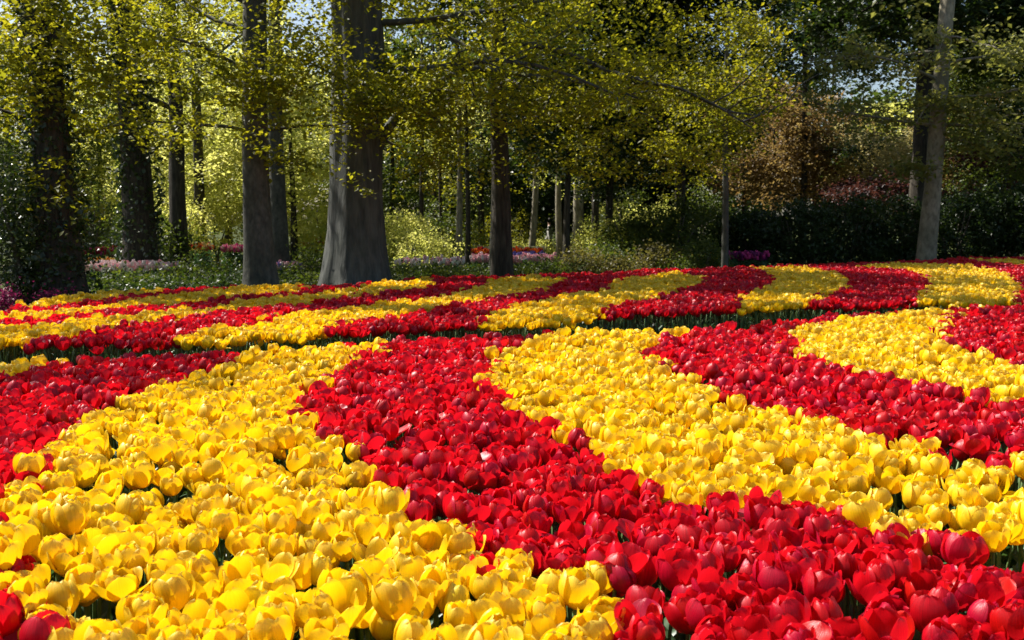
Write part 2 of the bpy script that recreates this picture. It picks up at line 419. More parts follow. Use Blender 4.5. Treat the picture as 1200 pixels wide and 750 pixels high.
def limb_mesh(name, start, az, elev_, length, r, g, twigs=6, droop=.35, kink=.12):
    """one limb with its twigs; returns mesh and the points where leaves grow"""
    mb = MB(); pts = []
    n = 8
    p = np.array(start, float); el = elev_; a = az
    path = [p.copy()]
    for i in range(n - 1):
        d = np.array([math.cos(a) * math.cos(el), math.sin(a) * math.cos(el), math.sin(el)])
        p = p + d * length / (n - 1); path.append(p.copy())
        el += g.normal(0, kink) - droop / n; a += g.normal(0, kink)
    path = np.array(path); rad = r * np.linspace(1, .18, n)
    V, Qd = tube_data(path, rad, 6); mb.add(V, Qd)
    for k in range(twigs):
        f = g.uniform(.25, .98) * (n - 1); i = int(f); q = path[i] + (path[min(i + 1, n - 1)] - path[i]) * (f - i)
        tl = length * g.uniform(.18, .42); ta = a + g.choice([-1, 1]) * g.uniform(.4, 1.3); te = g.uniform(-.45, .5)
        tp = [q]
        for s in range(4):
            d = np.array([math.cos(ta) * math.cos(te), math.sin(ta) * math.cos(te), math.sin(te)])
            tp.append(tp[-1] + d * tl / 4); ta += g.normal(0, .25); te += g.normal(-.06, .2)
        tp = np.array(tp)
        V, Qd = tube_data(tp, max(.004, r * .26) * np.linspace(1, .25, 5), 4); mb.add(V, Qd)
        pts += list(tp[1:])
    pts += list(path[3:])
    return mb.mesh(name), np.array(pts)

def tree(name, label, base, H, r0, bark, leaf, crown, n, per=30, spread=.42, size=.055, flat=.4, lean=(0, 0), flare=.4, flutes=.08, sides=20,
         limbs=(), auto=0, seed=1, gap=.1, gscale=.7, group=None, top=.35, limb_bark=None, limb_leaf=True, up=.55, lim=None, hi=1.7, wob=.05, auto_z=(2.5, 7), auto_len=(1.5, 3.2), auto_r=.05, twigs=6, cat='tree', auto_el=(-.1, .6)):
    g = np.random.default_rng(seed); size *= 1.3; n = int(n * 1.45); per = int(per * 1.35); spread *= .78
    t = empty(name, (base[0], base[1], ground_z(base[1])))
    tag(t, label, cat, group)
    me, path, rad = trunk_mesh('trunk', H, r0, lean, flare, flutes, sides, seed, top, wob)
    link('trunk', me, M[bark], t)
    pts = []
    L = list(limbs)
    for i in range(auto):
        L.append((g.uniform(*auto_z), g.uniform(0, 6.28), g.uniform(*auto_el), g.uniform(*auto_len), auto_r * g.uniform(.6, 1.3)))
    for (z, az, el, ln, r) in L:
        i = int(np.argmin(abs(path[:, 2] - z)))
        m, q = limb_mesh('limb', path[i], az, el, ln, r, g, twigs)
        link('limb', m, M[limb_bark or bark], t)
        pts.append(q)
    C = in_ellipsoids(crown, n, gap, gscale, g, seed * 3.7, lim)
    if limb_leaf and pts:
        C = np.vstack([C] + [p[g.random(len(p)) < .45] for p in pts])
    P, sz, rnd = sprays(C, per, spread, flat, size, g)
    sz = sz * np.where(P[:, 2] > 6.5, hi, 1.0)
    if lim: 
        k = P[:, 2] > lim - .25; P, sz, rnd = P[k], sz[k], rnd[k]
    link('crown', leaf_mesh('crown', P, sz, rnd, up=up, g=g), M[leaf], t)
    return t, path, rad

def add_ivy(t, path, rad, zmax, n, seed, size=.075):
    g = np.random.default_rng(seed)
    z = g.uniform(0, 1, n) ** .9 * zmax
    i = np.clip(np.searchsorted(path[:, 2], z), 0, len(path) - 1)
    a = g.uniform(0, 6.28, n)
    k = np.array([noise.noise(Vector((math.cos(q) * 1.2 + seed, math.sin(q) * 1.2, w * .7))) for q, w in zip(a, z)])
    r = rad[i] * (1.0 + np.clip(k + .35, 0, 1) * .7) + g.uniform(-.02, .09, n)
    P = np.stack([path[i, 0] + np.cos(a) * r, path[i, 1] + np.sin(a) * r, z], 1)
    rnd = np.clip(.5 + k * .6 + g.normal(0, .2, n), 0, 1)
    link('ivy', leaf_mesh('ivy', P, size * g.uniform(.6, 1.3, n), rnd, up=.1, wid=.42, g=g), M['ivy'], t)

# the ivy-clad trunk by the bed's end
t, p, r = tree('ivy_clad_tree', 'thick trunk wrapped in dark ivy beside the purple plants at the bed end', (px(72, 12.8), 12.8), 11, .26, 'bark', 'olive',
     [((.3, -.1, 3.4), (2.0, 1.5, 2.2), 1), ((-.6, .8, 8.8), (3, 2.8, 2.3), .25), ((.3, -.8, 3.0), (.9, .4, 1.2), .3)], 230, 20, .32, .06, lean=(-.03, 0), flare=.75, auto=7, seed=11, gap=.2, auto_z=(2, 6))
add_ivy(t, p, r, 8, 5200, 5)
t, p, r = tree('ivy_clad_tree', 'ivy-covered tall trunk standing behind the pink flower strip', (px(166, 20), 20), 13, .33, 'bark', 'olive',
     [((0, -.3, 4.9), (2.3, 1.6, 2.4), 1), ((0, .5, 10), (3, 3, 2.6), .25)], 130, 20, .38, .07, lean=(-.02, 0), auto=6, seed=12, gap=.24, auto_z=(3.4, 8), auto_len=(1, 2))
add_ivy(t, p, r, 9, 5200, 6, .09)
tree('woodland_tree', 'dark slim trunk with crooked bare lower limbs in the glade', (px(212, 24), 24), 13, .21, 'bark', 'olive',
     [((.5, .3, 8.5), (2.6, 2.4, 2.2), 1)], 60, 18, .5, .075, lean=(-.015, 0), seed=13, gap=.2, auto=10, auto_z=(3.2, 7), auto_len=(2, 4), auto_r=.08, auto_el=(-.2, .7), limb_leaf=True)
tree('woodland_tree', 'thin brown trunk rising out of the bright glade foliage', (px(237, 30), 30), 13, .17, 'bark', 'lime',
     [((.5, .3, 9), (2.6, 2.6, 2.2), 1)], 60, 20, .55, .085, lean=(-.012, 0), seed=14, gap=.2, auto=5, auto_z=(4, 8))
tree('beech_tree', 'smooth dark trunk with sunlit edge and flared foot at the bed edge', (px(306, 14.1), 14.1), 13, .195, 'beech', 'olive',
     [((.35, -.2, 4.3), (1.5, 1.0, 1.2), 1), ((0, .6, 9), (2.8, 2.8, 2.6), .6), ((.35, -.8, 3.0), (.7, .35, .75), .45)], 140, 18, .32, .06, lean=(-.006, 0), flare=.9, flutes=.06, seed=15, sides=26, gap=.22,
     limbs=[(2.55, 3.6, .25, 2.4, .03), (2.3, 5.6, -.1, 1.0, .022), (2.6, .4, .3, 1.6, .03), (3.4, 4.4, .4, 2, .035), (3.8, 2.6, .3, 2.6, .04), (3.2, 2.9, .1, 1.8, .02), (3.6, .2, .2, 1.8, .025), (2.9, 5.0, .3, 1.2, .015), (4.3, 3.9, .2, 2.0, .03)], top=.45)
tree('woodland_tree', 'slender grey trunk behind the smooth flared trunk', (px(330, 20.5), 20.5), 13, .175, 'beech', 'lime',
     [((.3, .6, 5.4), (1.8, 1.8, 1.6), 1), ((0, .6, 10), (3, 3, 2.4), .3)], 90, 20, .48, .07, seed=16, gap=.2, auto=4, auto_z=(3.4, 7))
# the biggest trunk
tree('beech_tree', 'massive fluted grey trunk, the widest in the row of trees', (px(419, 15.4), 15.4), 15, .42, 'beech_dark', 'olive',
     [((2.5, -.5, 3.6), (2.3, 1.6, 1.9), 1.0), ((.65, -1.2, 2.9), (.9, .5, 1.4), .6), ((0, -1.1, 4.4), (1.4, .5, .9), .4), ((.8, .6, 9), (4.0, 3.4, 2.4), .42)], 400, 19, .33, .06, flare=.75, flutes=.13, sides=52, seed=17, gap=.27, gscale=1.1,
     limbs=[(2.0, .55, 1.0, 3.2, .11), (3.2, -.5, .2, 4.2, .07), (3.6, .1, .05, 4.4, .07), (4.2, -.2, 0, 3.8, .06), (2.9, -1.1, .2, 1.6, .03), (4.6, -2.4, .2, 2.4, .05)], top=.6, twigs=9)
tree('woodland_tree', 'dark rough trunk standing between the far pink flower strips', (px(588, 17.0), 17.0), 13, .165, 'bark', 'olive',
     [((.9, -.6, 4.2), (2.5, 1.7, 1.6), .9), ((2.4, -.6, 2.9), (1.7, 1.2, 1.1), .5), ((3.4, -.3, 4.4), (1.6, 1.3, 1.4), .4), ((-.9, -.5, 3.0), (.9, .8, .9), .22), ((.5, .2, 8.6), (3.8, 3.2, 2.4), .5)], 430, 19, .34, .06, flare=.5, seed=18, gap=.27, gscale=1.1,
     limbs=[(4.1, 2.9, .55, 2.4, .05), (4.3, -.35, -.12, 4.6, .065), (3.6, -1.2, .1, 2.4, .04), (3.0, .2, .3, 2.6, .04), (3.3, 3.6, .2, 2.2, .04)], limb_bark='beech', twigs=9)
tree('woodland_tree', 'thin pale sunlit trunk leaning behind the dark rough trunk', (px(578, 19.5), 19.5), 9, .10, 'pale_bark', 'green',
     [((.3, .3, 5.5), (1.8, 1.6, 1.8), 1)], 90, 22, .45, .07, seed=19, gap=.15, lean=(.035, 0))
# right-hand tree with the pale lit trunk and lateral boughs
tree('plane_tree', 'pale leaning trunk in front of the dark shrubs by the striped bed', (px(1083, 24.2), 24.2), 14, .215, 'plane', 'plane_leaf',
     [((-1.4, .6, 4.1), (1.8, 1.0, .8), .4), ((1.9, .3, 3.8), (1.9, 1.2, .9), .45), ((0, 1.0, 5.9), (3.6, 1.4, 1.1), .35), ((0, .5, 9.5), (3.6, 3.6, 2.5), .2)], 80, 11, .5, .10, lean=(.05, 0), flare=.25, flutes=.04, seed=20, gap=.25, sides=24,
     limbs=[(3.55, .05, .06, 3.0, .045), (3.6, 3.3, .1, 3.4, .045), (3.1, -.8, .0, 1.4, .025), (4.7, 3.5, .3, 2.8, .045), (5.1, -.3, .3, 2.8, .045), (4.2, 4.1, -.2, 1.8, .03), (2.6, 3.9, .2, 1.2, .02), (5.6, 4.4, -.1, 2.0, .03), (5.4, 2.8, .0, 3.2, .04), (4.4, -.6, -.1, 2.6, .035), (5.8, 5.4, -.2, 2.4, .03), (3.9, 5.2, .1, 1.6, .025)], limb_bark='pale_bark', top=.5, twigs=14)
tree('woodland_tree', 'dark shaded trunk close behind the pale leaning trunk', (px(1073, 28), 28), 14, .30, 'bark', 'dark',
     [((0, .6, 8.2), (3.8, 3, 2.8), 1)], 240, 26, .6, .09, seed=21, gap=.12, lean=(0, 0), auto=3, auto_z=(5, 8))
tree('young_tree', 'thin dark young trunk at the bed edge before the evergreen shrubs', (px(849, 20.6), 20.6), 7, .075, 'beech', 'olive',
     [((-.5, -.2, 4.0), (1.5, 1.1, 1.9), 1)], 120, 20, .38, .06, seed=22, flare=.15, flutes=.02, gap=.16, sides=12, auto=5, auto_z=(2.4, 5), auto_len=(.9, 1.8), auto_r=.018)

tree('beech_tree', 'unseen tree beside the front bed added to throw dappled shade on the red band', (-11.0, 9.3), 12, .25, 'beech', 'olive',  # out-of-view tree, added to break up the sunlight on the front bed
     [((.2, .2, 9.2), (2.6, 2.2, 1.9), 1)], 80, 20, .5, .06, seed=23, gap=.3, auto=4, auto_z=(6, 9))
# dense dark trees behind the front row
DARK = ['green-leaved tree between the massive fluted trunk and the dark rough trunk', 'dark-leaved tree just past the dark rough trunk', 'broad dark-leaved tree behind the olive hanging sprays', 'dark-leaved tree behind the thin young trunk',
        'high-crowned dark tree above the copper-leaved trees', 'high-crowned dark tree beside the gap of sky', 'green-leaved tree above the shrubs past the pale leaning trunk', 'dark-leaved tree at the end of the evergreen shrubs', 'distant thin-crowned dark tree against the gap of sky']
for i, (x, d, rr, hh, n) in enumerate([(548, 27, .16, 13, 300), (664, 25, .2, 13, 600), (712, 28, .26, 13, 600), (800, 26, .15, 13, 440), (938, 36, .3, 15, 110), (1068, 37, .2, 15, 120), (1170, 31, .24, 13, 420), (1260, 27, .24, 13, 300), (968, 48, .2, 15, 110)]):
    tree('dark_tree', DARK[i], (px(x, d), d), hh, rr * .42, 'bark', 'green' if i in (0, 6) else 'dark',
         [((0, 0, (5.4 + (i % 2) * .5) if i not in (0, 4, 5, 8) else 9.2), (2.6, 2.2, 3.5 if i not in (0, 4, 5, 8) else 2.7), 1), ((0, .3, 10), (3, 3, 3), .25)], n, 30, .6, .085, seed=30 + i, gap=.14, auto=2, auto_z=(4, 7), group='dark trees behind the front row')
# slender stems in the middle distance
for i, (x, d, rr, bk, ln) in enumerate([(495, 29, .075, 'bark', 0), (508, 33, .07, 'bark', .01), (519, 31, .07, 'bark', -.01), (538, 28, .10, 'pale_bark', .0), (622, 36, .13, 'pale_bark', .06), (656, 33, .12, 'pale_bark', -.03),
                                    (698, 31, .14, 'bark', 0), (678, 37, .22, 'pale_bark', .0), (792, 30, .10, 'bark', .01), (565, 40, .15, 'bark', 0)]):
    tree('slender_tree', 'slender pale sunlit stem of a young woodland tree' if bk == 'pale_bark' else 'slender brown stem of a young woodland tree', (px(x, d), d), 8, rr, bk, 'lime' if i % 2 else 'olive',
         [((0, 0, 4.9), (1.5, 1.3, 1.5), 1), ((.2, 0, 2.6), (.9, .9, .7), .12)], 40, 22, .42, .07, seed=50 + i, lean=(ln, 0), flare=.1, flutes=.03, sides=10, gap=.15,
         group='pale slender stems' if bk == 'pale_bark' else 'brown slender stems')
# sunlit trees of the glade
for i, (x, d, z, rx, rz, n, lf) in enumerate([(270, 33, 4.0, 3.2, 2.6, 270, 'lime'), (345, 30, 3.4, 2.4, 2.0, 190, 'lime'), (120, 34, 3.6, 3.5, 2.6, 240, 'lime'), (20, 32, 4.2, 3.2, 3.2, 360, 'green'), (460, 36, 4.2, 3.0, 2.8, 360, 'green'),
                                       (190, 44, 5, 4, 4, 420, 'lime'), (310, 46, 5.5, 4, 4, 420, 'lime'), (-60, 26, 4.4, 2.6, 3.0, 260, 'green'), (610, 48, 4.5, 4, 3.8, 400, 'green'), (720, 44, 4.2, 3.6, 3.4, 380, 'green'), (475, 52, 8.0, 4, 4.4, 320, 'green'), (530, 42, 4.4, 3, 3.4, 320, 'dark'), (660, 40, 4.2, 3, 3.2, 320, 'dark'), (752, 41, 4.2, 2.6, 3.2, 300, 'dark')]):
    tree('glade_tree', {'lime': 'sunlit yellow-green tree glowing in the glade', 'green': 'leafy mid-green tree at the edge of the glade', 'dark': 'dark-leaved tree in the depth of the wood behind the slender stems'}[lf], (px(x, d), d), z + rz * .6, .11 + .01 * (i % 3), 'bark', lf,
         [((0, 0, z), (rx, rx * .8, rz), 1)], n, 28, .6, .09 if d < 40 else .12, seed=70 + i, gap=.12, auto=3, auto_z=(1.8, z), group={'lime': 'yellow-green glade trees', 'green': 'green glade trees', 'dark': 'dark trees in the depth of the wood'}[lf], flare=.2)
# copper foliage on the right
for i, (x, d, z, rx, rz, n, lf) in enumerate([(905, 37, 4.2, 2.4, 2.0, 260, 'copper'), (955, 41, 4.4, 2.6, 2.2, 300, 'copper'), (1015, 37, 3.6, 2.3, 1.7, 240, 'cream'), (1030, 34, 2.3, 2.0, .7, 90, 'purple'), (870, 44, 5.5, 3, 2.6, 260, 'copper'),
                                       (1135, 38, 4.2, 2.4, 2.2, 240, 'copper'), (1185, 36, 3.7, 2.0, 1.6, 160, 'purple'), (1060, 50, 5, 3.4, 3, 260, 'lime')]):
    lab = {'copper': 'copper-orange leaved tree above the evergreen shrubs', 'cream': 'tree with pale cream blossom between copper-leaved trees', 'purple': 'low tree with dark purple-red leaves', 'lime': 'sunlit yellow tree seen past the dark trunk'}[lf]
    tree('copper_tree' if lf == 'copper' else 'blossom_tree' if lf == 'cream' else 'purple_tree' if lf == 'purple' else 'glade_tree', lab, (px(x, d), d), z + rz * .5, .13 if i != 1 else .26, 'bark', lf,
         [((0, 0, z), (rx, rx * .8, rz), 1)], n, 28, .6, .10, seed=90 + i, gap=.12, auto=3, auto_z=(1.8, z), group=lab + 's' if lf in ('copper', 'purple') else None, flare=.2)

# far wood closing the view
g = np.random.default_rng(400)
ell = []
for x in np.arange(-62, 66, 5.5):
    d = 68 + g.uniform(-6, 14)
    hgt = g.uniform(10, 18) if x > -12 else g.uniform(7, 13)
    ell.append(((x + g.normal(), d, hgt * .48), (g.uniform(3.4, 5), 3.5, hgt * .56), 1))
C = in_ellipsoids(ell, 4200, .06, .35, g)
P, sz, rnd = sprays(C, 26, 1.0, .5, .42, g)
wood = tag(link('distant_wood', leaf_mesh('distant_wood', P, sz, rnd, up=.4, g=g), M['green']), 'hazy green mass of the far wood behind the glade', kind='stuff')

# ------------------------------------------------------------------ shrubs
def shrub(name, label, base, rx, ry, h, leaf, n, per=26, size=.06, seed=1, group=None, cat='shrub', gap=.0, low=.12, spread=.28, stems=6, up=.45):
    g = np.random.default_rng(seed)
    z0 = ground_z(base[1])
    t = tag(empty(name, (base[0], base[1], z0)), label, cat, group)
    for k in range(stems):
        a = g.uniform(0, 6.28); q = np.array([[0, 0, -.05], [math.cos(a) * rx * .25, math.sin(a) * ry * .25, h * .4], [math.cos(a) * rx * .55, math.sin(a) * ry * .55, h * .78]])
        q[0, :2] = g.normal(0, rx * .12, 2)
        V, Qd = tube_data(q, np.array([.02, .014, .006]) * max(.5, h), 5)
        link('stem', mesh_np('stem', V, Qd, True), M['twig'], t)
    C = in_ellipsoids([((0, 0, h * .5 + low * .5), (rx, ry, h * .5), 1)], n, gap, 1.3, g, seed * 1.3)
    P, sz, rnd = sprays(C, per, spread, .6, size * 1.25, g)
    P[:, 2] = np.maximum(P[:, 2], .03)
    link('foliage', leaf_mesh('foliage', P, sz, rnd, up=up, g=g), M[leaf], t)
    return t

# evergreens on the right
EVER = ['growing right behind the plum-purple tulips', 'second along from the plum-purple tulips', 'third along from the plum-purple tulips', 'touching the shaded side trunk behind the pale leaning tree', 'just past the pale leaning trunk',
        'second along past the pale leaning trunk', 'third along past the pale leaning trunk', 'last in the row past the pale leaning trunk']
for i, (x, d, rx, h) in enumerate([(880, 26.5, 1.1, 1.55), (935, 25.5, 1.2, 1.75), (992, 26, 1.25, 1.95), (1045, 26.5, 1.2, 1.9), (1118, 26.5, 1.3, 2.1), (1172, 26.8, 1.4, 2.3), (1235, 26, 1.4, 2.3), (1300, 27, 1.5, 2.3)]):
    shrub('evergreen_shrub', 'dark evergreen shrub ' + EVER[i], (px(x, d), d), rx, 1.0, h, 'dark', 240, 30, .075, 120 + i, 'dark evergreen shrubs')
shrub('holly_bush', 'dark glossy-leaved bush against the ivy-clad trunk', (px(22, 12.6), 12.9), .75, .6, 2.2, 'ivy', 300, 26, .05, 140, cat='bush')
shrub('holly_bush', 'leafy bush behind the crimson flower strip', (px(100, 28), 28.4), 1.0, .8, 2.3, 'green', 120, 22, .045, 141, cat='bush')
for i, (x, d, rx, h, lf) in enumerate([(140, 16.6, .8, .36, 'green'), (195, 16.4, .8, .40, 'green'), (240, 17.2, .8, .62, 'green'), (275, 15.8, .6, .4, 'dark'), (225, 15.3, .7, .34, 'dark'), (165, 15.0, .7, .32, 'dark'), (345, 16.8, .6, .34, 'green'), (374, 19.6, .6, .8, 'green'),
                               (480, 18.6, .9, .42, 'green'), (540, 19.2, .9, .40, 'green'), (497, 24, .8, 1.0, 'lime'), (625, 19.8, .9, .38, 'green'), (658, 20.2, .7, .5, 'green'), (680, 20.4, .6, .7, 'brown'), (712, 21.2, .6, .75, 'green'), (735, 20.8, .6, .6, 'brown'), (768, 21.6, .7, .8, 'brown'), (795, 21.2, .5, .5, 'green'), (822, 22, .6, .8, 'green')]):
    shrub('low_shrub', {'green': 'low mid-green shrub in the border beyond the striped bed', 'dark': 'low dark clump at the edge of the striped bed', 'brown': 'low olive-brown twiggy shrub in the border by the slender stems', 'lime': 'low yellow-green shrub beside the massive trunk'}[lf], (px(x, d), d), rx, .6, h, lf, 85, 22, .05, 150 + i, {'green': 'low green border shrubs', 'dark': 'low dark clumps', 'brown': 'olive-brown border shrubs', 'lime': None}[lf], spread=.2, stems=4)
for i, (x, d, rx, h, lf) in enumerate([(60, 29, 1.4, 2.2, 'green'), (118, 30, 1.4, 2.0, 'green'), (180, 24, 1.0, 1.5, 'green'), (205, 29, 1.2, 2.2, 'lime'), (250, 30, 1.3, 2.0, 'lime'), (335, 31, 1.1, 1.8, 'lime'), (382, 29, .8, 2.0, 'lime'), (475, 27, 1.1, 1.5, 'lime'), (535, 37, 1.2, 1.6, 'olive'), (716, 27, 1.0, 1.3, 'lime'),
                               (745, 26, 1.2, 1.7, 'green'), (790, 25.5, 1.2, 1.9, 'green'), (672, 52, 1.4, 2.2, 'green'), (828, 27, 1.0, 1.8, 'green'), (520, 31, 1.2, 2.1, 'green'), (598, 44, 1.6, 2.2, 'olive'), (722, 36, 1.1, 2.2, 'lime'), (735, 32, 1.3, 2.4, 'green'), (770, 30, 1.1, 2.2, 'lime'), (812, 32, 1.3, 2.5, 'green'), (565, 46, 1.6, 2.4, 'green'), (635, 50, 1.8, 2.6, 'green')]):
    shrub('woodland_shrub', {'green': 'tall green shrub among the slender stems', 'lime': 'tall sunlit yellow-green shrub in the glade', 'olive': 'olive-leaved shrub past the cream flower strip'}[lf], (px(x, d), d), rx, 1.0, h, lf, 150, 24, .07, 170 + i, {'green': 'tall green shrubs', 'lime': 'tall yellow-green shrubs', 'olive': 'olive shrubs'}[lf], gap=.1)
shrub('clipped_shrub', 'low rounded yellow shrub by the far flower strips', (px(630, 38), 38), 1.7, 1.0, .8, 'lime', 160, 26, .06, 190, stems=3)
shrub('purple_plant', 'low clump of magenta-purple plants at the bed end', (px(14, 11.9), 11.9), .8, .45, .46, 'plum', 200, 24, .03, 191, cat='plant', spread=.14, stems=3)

# green blades along the back of the striped bed
g = np.random.default_rng(500)
bk = np.array(PLAN['BED2'][5:13]); pts = []
for a, b in zip(bk[:-1], bk[1:]):
    n = int(np.linalg.norm(b - a) * 420)
    f = g.random(n)[:, None]; q = a + (b - a) * f
    q = q + np.stack([g.normal(0, .15, n), .35 + abs(g.normal(0, .75, n))], 1); pts.append(q)
q = np.vstack(pts); N = len(q)
base = np.concatenate([q, np.zeros((N, 1))], 1); hh = g.uniform(.12, .36, N)
lean = g.normal(0, .35, (N, 2)) * hh[:, None]; sd = g.normal(size=(N, 2)); sd /= np.linalg.norm(sd, axis=1)[:, None]; sd *= .012
z0 = np.zeros((N, 1))
A = base + np.concatenate([sd, z0], 1); B = base - np.concatenate([sd, z0], 1)
Mi = base + np.concatenate([lean * .4, hh[:, None] * .6], 1); Ct = base + np.concatenate([lean, hh[:, None]], 1)
V = np.stack([A, B, Mi + np.concatenate([sd * .8, z0], 1), Mi - np.concatenate([sd * .8, z0], 1), Ct], 1).reshape(-1, 3)
i5 = np.arange(N)[:, None] * 5
Tt = np.concatenate([i5 + np.array([[0, 1, 3]]), i5 + np.array([[0, 3, 2]]), i5 + np.array([[2, 3, 4]])], 0)
tag(link('grass', mesh_np('grass', V, Tt, False, np.repeat(g.uniform(0, 1, N), 5)), M['grass']), 'green blades growing along the back of the striped bed', kind='stuff')

# ------------------------------------------------------------------ far flower strips
def flower_strip(name, label, x0, x1, d, depth, mats, n, size=.05, z=.42, seed=1, tilt=0.0):
    g = np.random.default_rng(seed)
    mb = {k: MB() for k in range(len(mats))}
    X0, X1 = px(x0, d), px(x1, d)
    gz = ground_z(d)
    oct_ = np.array([[1, 0, .1], [0, 1, .1], [-1, 0, .1], [0, -1, .1], [.75, .75, 1.1], [-.75, .75, 1.25], [-.75, -.75, 1.1], [.75, -.75, 1.25]]) * np.array([.5, .5, 1])
    qs = np.array([(0, 1, 4, 7), (1, 2, 5, 4), (2, 3, 6, 5), (3, 0, 7, 6), (3, 2, 1, 0)])
    stem_pts = []
    for i in range(n):
        f = g.random(); p = np.array([X0 + (X1 - X0) * f, d + g.uniform(-.5, .5) * depth + tilt * (f - .5), gz + z + g.normal(0, .035)])
        mb[int(g.integers(len(mats)))].add(oct_ * size * g.uniform(.75, 1.25) * np.array([1, 1, 1.2]) @ np.array(Matrix.Rotation(g.uniform(0, 6), 3, 'Z')) + p, qs)
        stem_pts.append(p)
    S = np.array(stem_pts)
    me = None
    allm = MB(); idx = []
    for k in mb:
        for V_, Q_ in zip(mb[k].V, mb[k].T):
            allm.add(V_, Q_ - Q_.min())
            idx += [k] * len(Q_)
    me = allm.mesh(name)
    for m in mats: me.materials.append(m)
    me.polygons.foreach_set('material_index', np.array(idx, np.int32))
    o = tag(bpy.data.objects.new(name, me), label, kind='stuff'); col.objects.link(o)
    # green stems and leaves below the blooms
    L = np.repeat(S, 3, 0) + g.normal(0, .04, (n * 3, 3)); L[:, 2] = gz + g.uniform(0, z * .9, n * 3)
    lo = link('leaves', leaf_mesh('leaves', L, g.uniform(.1, .2, n * 3), g.uniform(0, 1, n * 3), up=.05, wid=.14, g=g), M['tleaf'], o)
    lo['kind'] = 'stuff'
    return o

fl = {k: plain_mat('bloom_' + k, c, .55, .12, 8) for k, c in dict(pink=(.82, .40, .44), pale=(.90, .73, .70), white=(.85, .82, .74), crimson=(.42, .012, .05), orange=(.80, .20, .02), violet=(.20, .16, .42), plum=(.13, .01, .09), cream=(.80, .72, .32), magenta=(.55, .05, .22), gold=(.80, .45, .02)).items()}
F = lambda *k: [fl[q] for q in k]
flower_strip('pink_flower_strip', 'strip of pale pink tulips in the border behind the ivy-clad trunk', 84, 202, 18.6, .9, F('pink', 'pale', 'pale'), 520, .055, .45, 201)
flower_strip('gold_flower_strip', 'thin strip of gold flowers behind the pale pink tulips', 85, 150, 22, .6, F('gold', 'orange', 'cream'), 160, .045, .42, 202)
flower_strip('crimson_flower_strip', 'strip of crimson flowers in the glade behind the gold flowers', 82, 146, 26, 1.2, F('crimson', 'magenta', 'crimson'), 420, .06, .55, 203)
flower_strip('pink_flower_strip', 'short pink strip beside the smooth flared trunk', 264, 292, 27, .9, F('magenta', 'pink'), 220, .06, .60, 204)
flower_strip('orange_flower_strip', 'small patch of orange and red blooms in the sunny glade', 225, 250, 27, .6, F('orange', 'crimson', 'cream'), 90, .05, .66, 205)
flower_strip('lilac_flower_strip', 'lilac flowers between the flared trunk and the massive trunk', 322, 352, 20.2, .8, F('pink', 'violet', 'pale'), 170, .05, .40, 206)
flower_strip('orange_flower_strip', 'orange blooms beside the person in dark clothing', 356, 378, 30, .7, F('orange', 'crimson'), 120, .06, .75, 207)
flower_strip('pink_flower_strip', 'white and pink tulips scattered beside the massive trunk', 465, 545, 21.2, .9, F('pale', 'white', 'pink'), 120, .055, .44, 208)
flower_strip('pink_flower_strip', 'pink tulips on both sides of the dark rough trunk', 552, 652, 22, 1.1, F('pink', 'pale', 'pink'), 520, .055, .46, 209)
flower_strip('violet_flower_strip', 'violet-blue flowers behind the pink tulips', 590, 638, 25.5, 1.2, F('violet'), 420, .055, .42, 210)
flower_strip('orange_flower_strip', 'orange tulips behind the violet-blue flowers', 551, 636, 29.5, 1.3, F('orange', 'orange', 'crimson'), 560, .06, .48, 211)
flower_strip('cream_flower_strip', 'cream tulips behind the orange tulips', 560, 640, 34, 1.2, F('white', 'cream'), 460, .065, .50, 212)
flower_strip('orange_flower_strip', 'small patch of golden-orange tulips past the thin young trunk', 821, 838, 26, .7, F('orange', 'gold'), 110, .06, .40, 213)
flower_strip('plum_flower_strip', 'plum-purple tulips beside the evergreen shrubs', 853, 896, 24.2, 1.0, F('plum', 'plum', 'magenta'), 330, .06, .45, 214)
flower_strip('cream_flower_strip', 'thin strip of cream tulips behind the plum-purple tulips', 855, 878, 32, .8, F('cream', 'white'), 130, .06, .48, 215)
sheet('path', [(-14, 30.5), (14, 30.5), (22, 32.6), (-22, 32.6)], ground_z(30.5) + .006, M['path'], 'pale footpath through the glade')

